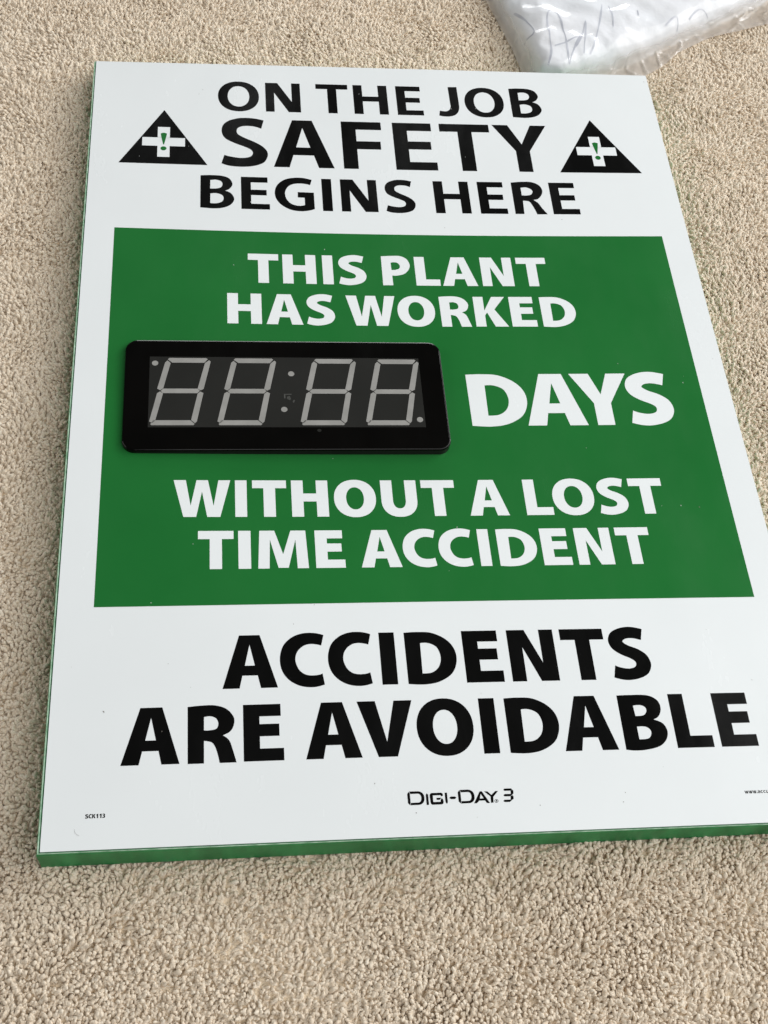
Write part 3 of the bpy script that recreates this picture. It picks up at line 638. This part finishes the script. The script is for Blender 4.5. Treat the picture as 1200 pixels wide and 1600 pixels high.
def segment(p, q, w, cut):              # bar from node p to node q with pointed ends
    P_, Q_ = Vector(p), Vector(q)
    d = (Q_ - P_); L = d.length; d.normalize()
    return d, L
def hseg(xa, xb, y, w, skew, mode):
    h2 = w / 2
    if mode == 'top':   return [(xa + .35, y - h2), (xb - .35, y - h2), (xb + .9, y - h2 + 1.0), (xb - 1.8, y + h2), (xa + 2.6, y + h2), (xa - .9, y - h2 + 1.5)]
    if mode == 'bot':   return [(xa - .4 + 1.6, y - h2), (xb - 3.0, y - h2), (xb + .2, y + h2 - 1.1), (xb - .8, y + h2), (xa - .6, y + h2), (xa - 1.2, y + h2 - 1.0)]
    return [(xa + .6, y), (xa + 2.5, y - h2), (xb - 2.0, y - h2), (xb - .6, y), (xb - 2.6, y + h2), (xa + 2.1, y + h2)]
def digit(x):                           # x: left node of the top bar
    t, mid, b = 342.9, 371.6, 400.5
    sk = -5.3; w = 4.4; Wd = 29.9
    segs = [hseg(x + .9, x + Wd - .9, t, w, 0, 'top'), hseg(x + sk, x + sk + Wd, mid, w * .95, 0, 'mid'), hseg(x + 2 * sk + .2, x + 2 * sk + Wd + .8, b, w, 0, 'bot')]
    def vseg(x0, y0, x1, y1, side):
        g = .55
        if side < 0: a = [(x0 - 1.9, y0 + 2.1), (x0 - .2, y0 + .2), (x0 + 2.2, y0 + 2.6), (x1 + 2.4, y1 - 2.4), (x1 + .1, y1 - g), (x1 - 2.0, y1 - 2.0)]
        else: a = [(x0 - 2.2, y0 + 2.6), (x0 + .9, y0 - .3), (x0 + 2.1, y0 + 1.2), (x1 + 2.2, y1 - 1.9), (x1 - .1, y1 - g), (x1 - 2.2, y1 - 2.3)]
        return a
    for s, xo in ((-1, 0), (1, Wd)):
        segs.append(vseg(x + xo, t + (0 if s < 0 else 0), x + sk + xo, mid, s))
        q = vseg(x + sk + xo, mid, x + 2 * sk + xo, b, s)
        x0, y0, x1, y1 = x + sk + xo, mid, x + 2 * sk + xo, b
        q = [(x0 - 2.0, y0 + 2.2), (x0 + .1, y0 + .55), (x0 + 2.3, y0 + 2.4), (x1 + 2.6, y1 - 2.6), (x1 + .2, y1 + .3), (x1 - 1.9, y1 - 1.2)] if s < 0 else \
            [(x0 - 2.2, y0 + 2.4), (x0 - .1, y0 + .55), (x0 + 2.0, y0 + 2.0), (x1 + 2.6, y1 - 1.2), (x1 + 1.2, y1 + .4), (x1 - 1.6, y1 - 2.4)]
        segs.append(q)
    return segs
for x in (68.6, 117.9, 179.0, 227.7):
    for sg in digit(x): flat("digit_segment", sg, HB, HB + 0.10, M_SEG, counter)
for x, y in ((59.3, 345.7), (161.0, 355.1), (154.7, 388.4), (256.0, 397.6)):
    flat("indicator_dot", ell(x, y, 2.35, 2.35, 2, 24), HB, HB + 0.10, M_SEG, counter)
flat("sensor_hole", ell(179.9, 407.4, 1.5, 1.3, 2, 16), HB - .1, HB + 0.04, M_WINDOW, counter)
M_CHIP = surf("dim_chip", (0.045, 0.046, 0.042), (0.085, 0.086, 0.08), 200, 0.3)
cs = []
for poly in ([(154.9, 374.0), (160.6, 374.0), (160.6, 374.9), (155.9, 374.9), (155.9, 378.2), (154.9, 378.2)], [(157.2, 376.6), (159.2, 376.0), (160.0, 378.6), (159.2, 380.0), (157.0, 378.6)],
             [(161.2, 381.3), (162.2, 379.4), (162.9, 380.2), (161.9, 382.4)]):
    cs.append(poly)
for i_, poly in enumerate(cs): flat("infrared_sensor", poly, HB, HB + 0.09 + .01 * i_, M_CHIP, counter)

# dust, chips and a stray hair on the face
rr = random.Random(3)
def specks(name, pts, mat, label, lo, hi):
    bm = bmesh.new()
    for x, y in pts:
        r_ = rr.uniform(lo, hi); a0 = rr.uniform(0, 6.28); el = rr.uniform(1.0, 2.2)
        ring_ = []
        for k in range(7):
            a = 2 * math.pi * k / 7
            dx, dy = r_ * el * math.cos(a) * rr.uniform(.7, 1.2), r_ * math.sin(a) * rr.uniform(.7, 1.2)
            ring_.append(bm.verts.new(W3(x + dx * math.cos(a0) - dy * math.sin(a0), y + dx * math.sin(a0) + dy * math.cos(a0), 0.13)))
        top = bm.verts.new(W3(x, y, 0.13 + r_ * 0.55))
        for k in range(7): bm.faces.new((ring_[k], ring_[(k + 1) % 7], top))
    bmesh.ops.recalc_face_normals(bm, faces=bm.faces)
    o = bm_obj(name, bm, mat, sign); tag(o, label, kind="stuff"); return o
pale = [(94.3, 34.1), (91.0, 40.0), (43.0, 134.8), (82.4, 105.8), (41.0, 119.6), (173.2, 70.1), (240.6, 140.5), (233.8, 34.6), (193.6, 220.6), (119.1, 239.7), (473.1, 352.0), (471.2, 358.3), (363.2, 359.2), (434.7, 374.5), (88.1, 500.7), (275.3, 488.4), (431.3, 472.0), (60.7, 546.5), (467.2, 612.6), (276.8, 618.2), (87.3, 608.7), (264.7, 700.8), (284.6, 278.6), (139.0, 593.4), (446.1, 472.0)]
pale += [(rr.uniform(5, 503), rr.uniform(5, 706)) for _ in range(12)]
pale = [p for p in pale if not (DX0 - 2 < p[0] < DX1 + 2 and DY0 - 2 < p[1] < DY1 + 2)]
dark = [(399.6, 183.5), (169.7, 550.1), (305.9, 694.6), (391.5, 672.2), (296.7, 194.1), (504.6, 8.7), (393.4, 152.9), (33.1, 623.6), (69.6, 638.1), (460, 473.5)] + [(rr.uniform(5, 503), rr.uniform(560, 706)) for _ in range(8)]
specks("dust", pale, M_DUST, "pale dust specks and chips on the print", 0.15, 0.36)
specks("grit", dark, M_DUSTD, "dark grit specks on the sign face", 0.16, 0.34)
hv = []; hf = []
for k, (x, y) in enumerate([(19.2, 698.3), (19.3, 699.3), (19.7, 700.3), (20.3, 701.1), (21.2, 701.9), (22.2, 702.3)]):
    hv += [W3(x - .04, y + .03, .10), W3(x + .04, y - .03, .10), W3(x, y, .16)]
for k in range(5):
    a = 3 * k
    for s in range(3): hf.append((a + s, a + (s + 1) % 3, a + 3 + (s + 1) % 3, a + 3 + s))
mesh_obj("stray_fibre", hv, hf, M_DUSTD, sign)["label"] = "short curved grey hair near the bottom left corner"

# ------------------------------------------------------------------ packing bundle and its plastic bag
def interp(tbl, t_):
    for k in range(len(tbl) - 1):
        if t_ <= tbl[k + 1][0]:
            a, b = tbl[k], tbl[k + 1]; q = (t_ - a[0]) / (b[0] - a[0])
            return tuple(a[i] + (b[i] - a[i]) * q for i in range(1, len(a)))
    return tbl[-1][1:]
LEFT = [(0, 409, -7), (.06, 407, -14), (.25, 399, -62), (.45, 388, -110), (.7, 371, -180), (1.0, 351, -270)]
RIGHT = [(0, 420, -6), (.06, 432, -8), (.25, 466, -26), (.45, 520, -57), (.7, 608, -112), (1.0, 760, -210)]
def wrinkle(x, y, s, seed):
    v = noise.noise(Vector((x / s, y / (s * 1.0), seed)))
    w_ = noise.noise(Vector((x / s * 2.3 + 5, y / s * 2.3, seed + 3)))
    return (1 - abs(v) * 2.4) * 0.7 + w_ * 0.5
NT, NS = 150, 110
vs = []; fs = []
for i in range(NT + 1):
    t_ = i / NT
    lx, ly = interp(LEFT, t_); rx, ry = interp(RIGHT, t_)
    hgt = 27.0 * (1 - (1 - min(t_ / .10, 1)) ** 2) ** .5 + 1.0
    for s in range(NS):
        a = math.pi * 2 * s / NS
        u_ = .5 - .5 * math.copysign(abs(math.cos(a)) ** .62, math.cos(a))
        zz = math.copysign(abs(math.sin(a)) ** .55, math.sin(a))
        x = lx + (rx - lx) * u_; y = ly + (ry - ly) * u_
        z = GZ + 0.5 + (hgt * zz if zz > 0 else zz * .5)
        if zz > 0:
            d = Vector((x, y, 0))
            z += (3.2 * wrinkle(x * .95 + y * .3, y, 42, 1.0) + 1.3 * wrinkle(x, y * .6, 17, 7.0)) * min(zz, 1) * min(1, t_ * 8 + .2)
            sd = 1 - zz
            x += sd * 2.4 * noise.noise(Vector((x / 13, z / 6, y / 15)))
            y += sd * 2.4 * noise.noise(Vector((x / 13 + 9, z / 6, y / 15)))
        vs.append((x * MM, -y * MM, z * MM))
for i in range(NT):
    for s in range(NS):
        a = i * NS + s; b = i * NS + (s + 1) % NS
        fs.append((a, b, b + NS, a + NS))
fs.append(tuple(range(NS - 1, -1, -1))); fs.append(tuple(NT * NS + s for s in range(NS)))
bundle = mesh_obj("paper_bundle", vs, fs, M_PAPER)
tag(bundle, "creased white packing bundle with faint pen scribbles at the top of the sign", "packing")
bvh = BVHTree.FromPolygons([Vector(v) for v in vs], fs)
def top_z(x, y):
    hit = bvh.ray_cast(Vector((x * MM, -y * MM, 0.3)), Vector((0, 0, -1)))
    return hit[0].z / MM if hit[0] is not None else None
STROKES = [[(395.6, -95.1), (399.5, -85.7), (404.5, -76.5), (407.9, -67.3), (408.9, -60.3), (406.7, -55.6), (402.3, -55.2), (398.5, -55.2)],
           [(415.4, -11.2), (418.9, -21.9), (420.8, -34.4), (421.9, -50.5), (422.4, -64.4), (423.5, -77.4), (426.3, -85.8), (430.7, -88.4), (434.1, -85.0), (435.9, -75.6), (436.7, -65.1), (437.1, -52.3), (436.4, -32.9), (436.0, -20.4), (436.7, -14.9), (439.7, -24.0), (444.6, -35.5), (449.4, -46.0), (454.0, -55.4)],
           [(445.3, -35.0), (450.8, -44.9), (455.8, -56.7), (460.9, -73.3), (458.8, -58.0), (455.1, -42.8), (452.9, -29.0)],
           [(459.4, -30.5), (465.4, -43.3), (471.7, -62.0), (476.1, -76.3), (482.2, -100.5)],
           [(489.5, -100.8), (490.0, -90.0), (489.6, -78.1), (488.3, -68.7)],
           [(519.0, -98.6), (517.6, -88.9)],
           [(545.7, -82.3), (558.5, -94.4), (560.1, -83.0), (551.2, -71.2), (538.8, -66.9)],
           [(574.1, -97.0), (586.9, -111.1), (599.4, -107.8)],
           [(424.5, -34.1), (436.0, -40.1), (450.0, -49.9), (459.2, -55.9)]]
for st in STROKES:
    st = catmull([(a_, b_, 1 if k_ in (0, len(st) - 1) else 0) for k_, (a_, b_) in enumerate(st)], 4)
    sv_ = []; sf = []
    pts = []
    for k in range(len(st) - 1):
        a, b = Vector(st[k]), Vector(st[k + 1])
        n_ = max(1, int((b - a).length / 1.2))
        for j in range(n_): pts.append(a + (b - a) * j / n_)
    pts.append(Vector(st[-1]))
    cs_ = []
    for k, p_ in enumerate(pts):
        q0 = pts[max(0, k - 2)]; q1 = pts[min(len(pts) - 1, k + 2)]
        d = (q1 - q0).normalized(); nrm = Vector((-d.y, d.x)) * (0.75 + .25 * math.sin(k * .21))
        row = []
        for sg in (-1, 1):
            q = p_ + nrm * sg; z = top_z(q.x, q.y)
            row.append(None if z is None else (q.x * MM, -q.y * MM, (z + .22) * MM))
        cs_.append(row)
    prev = None
    for row in cs_:
        if None in row: prev = None; continue
        sv_ += row; cur = len(sv_) - 2
        if prev is not None: sf.append((prev, prev + 1, cur + 1, cur))
        prev = cur
    if sf: mesh_obj("pen_stroke", sv_, sf, M_INK, bundle)

# the bag: film over the bundle, running out as a flat hazy flap on the carpet to the right
FL = [(0, 404, -2.5), (.06, 400, -12), (.25, 392, -62), (.45, 381, -110), (.7, 364, -180), (1.0, 344, -270)]
FR = [(0, 502, -2.5), (.06, 512, -24), (.16, 541, -45), (.26, 563, -68), (.36, 600, -92), (.5, 668, -118), (.7, 760, -150), (1.0, 900, -200)]
NT, NS = 150, 170
Zg = np.zeros((NT + 1, NS + 1)); XY = np.zeros((NT + 1, NS + 1, 2)); PL = np.zeros((NT + 1, NS + 1))
for i in range(NT + 1):
    t_ = i / NT
    lx, ly = interp(FL, t_); rx, ry = interp(FR, t_)
    for s in range(NS + 1):
        u_ = s / NS
        x = lx + (rx - lx) * u_; y = ly + (ry - ly) * u_
        XY[i, s] = (x, y)
        z = top_z(x, y)
        PL[i, s] = 0.64 if z is None else 0.08
        Zg[i, s] = GZ + 3.0 if z is None else max(z + 1.0, GZ + 3.0)
base = Zg.copy()
for _ in range(8):
    PL[1:-1, 1:-1] = (PL[:-2, 1:-1] + PL[2:, 1:-1] + PL[1:-1, :-2] + PL[1:-1, 2:]) / 4
for _ in range(30):
    Zs = Zg.copy()
    Zs[1:-1, 1:-1] = (Zg[:-2, 1:-1] + Zg[2:, 1:-1] + Zg[1:-1, :-2] + Zg[1:-1, 2:]) / 4
    Zg = np.maximum(Zs, base)
for _ in range(3):
    Zg[1:-1, 1:-1] = (Zg[:-2, 1:-1] + Zg[2:, 1:-1] + Zg[1:-1, :-2] + Zg[1:-1, 2:]) / 4
Zg += 0.5
vs = []; fs = []
for i in range(NT + 1):
    for s in range(NS + 1):
        x, y = XY[i, s]
        fl_ = min(1.0, max(0.0, (PL[i, s] - .1) / .5))
        wv = (0.7 + 1.3 * fl_) * abs(wrinkle(x * .8 + y * .5, y * .9 - x * .3, 34, 20.0)) + fl_ * 2.0 * max(0, 1 - 7 * abs(noise.noise(Vector((x / 14, y / 20, 4.4)))))
        edge = min(1, min(s, NS - s) / 6)
        vs.append((x * MM, -y * MM, (Zg[i, s] + wv * (0.25 + .75 * edge)) * MM))
for i in range(NT):
    for s in range(NS):
        a = i * (NS + 1) + s
        fs.append((a, a + NS + 1, a + NS + 2, a + 1))
bag = mesh_obj("plastic_bag", vs, fs, M_FILM)
at = bag.data.attributes.new("ply", 'FLOAT', 'POINT'); at.data.foreach_set("value", PL.astype(np.float32).ravel())
tag(bag, "crinkled clear plastic bag wrapped over the white bundle, its flap on the carpet", "plastic bag")
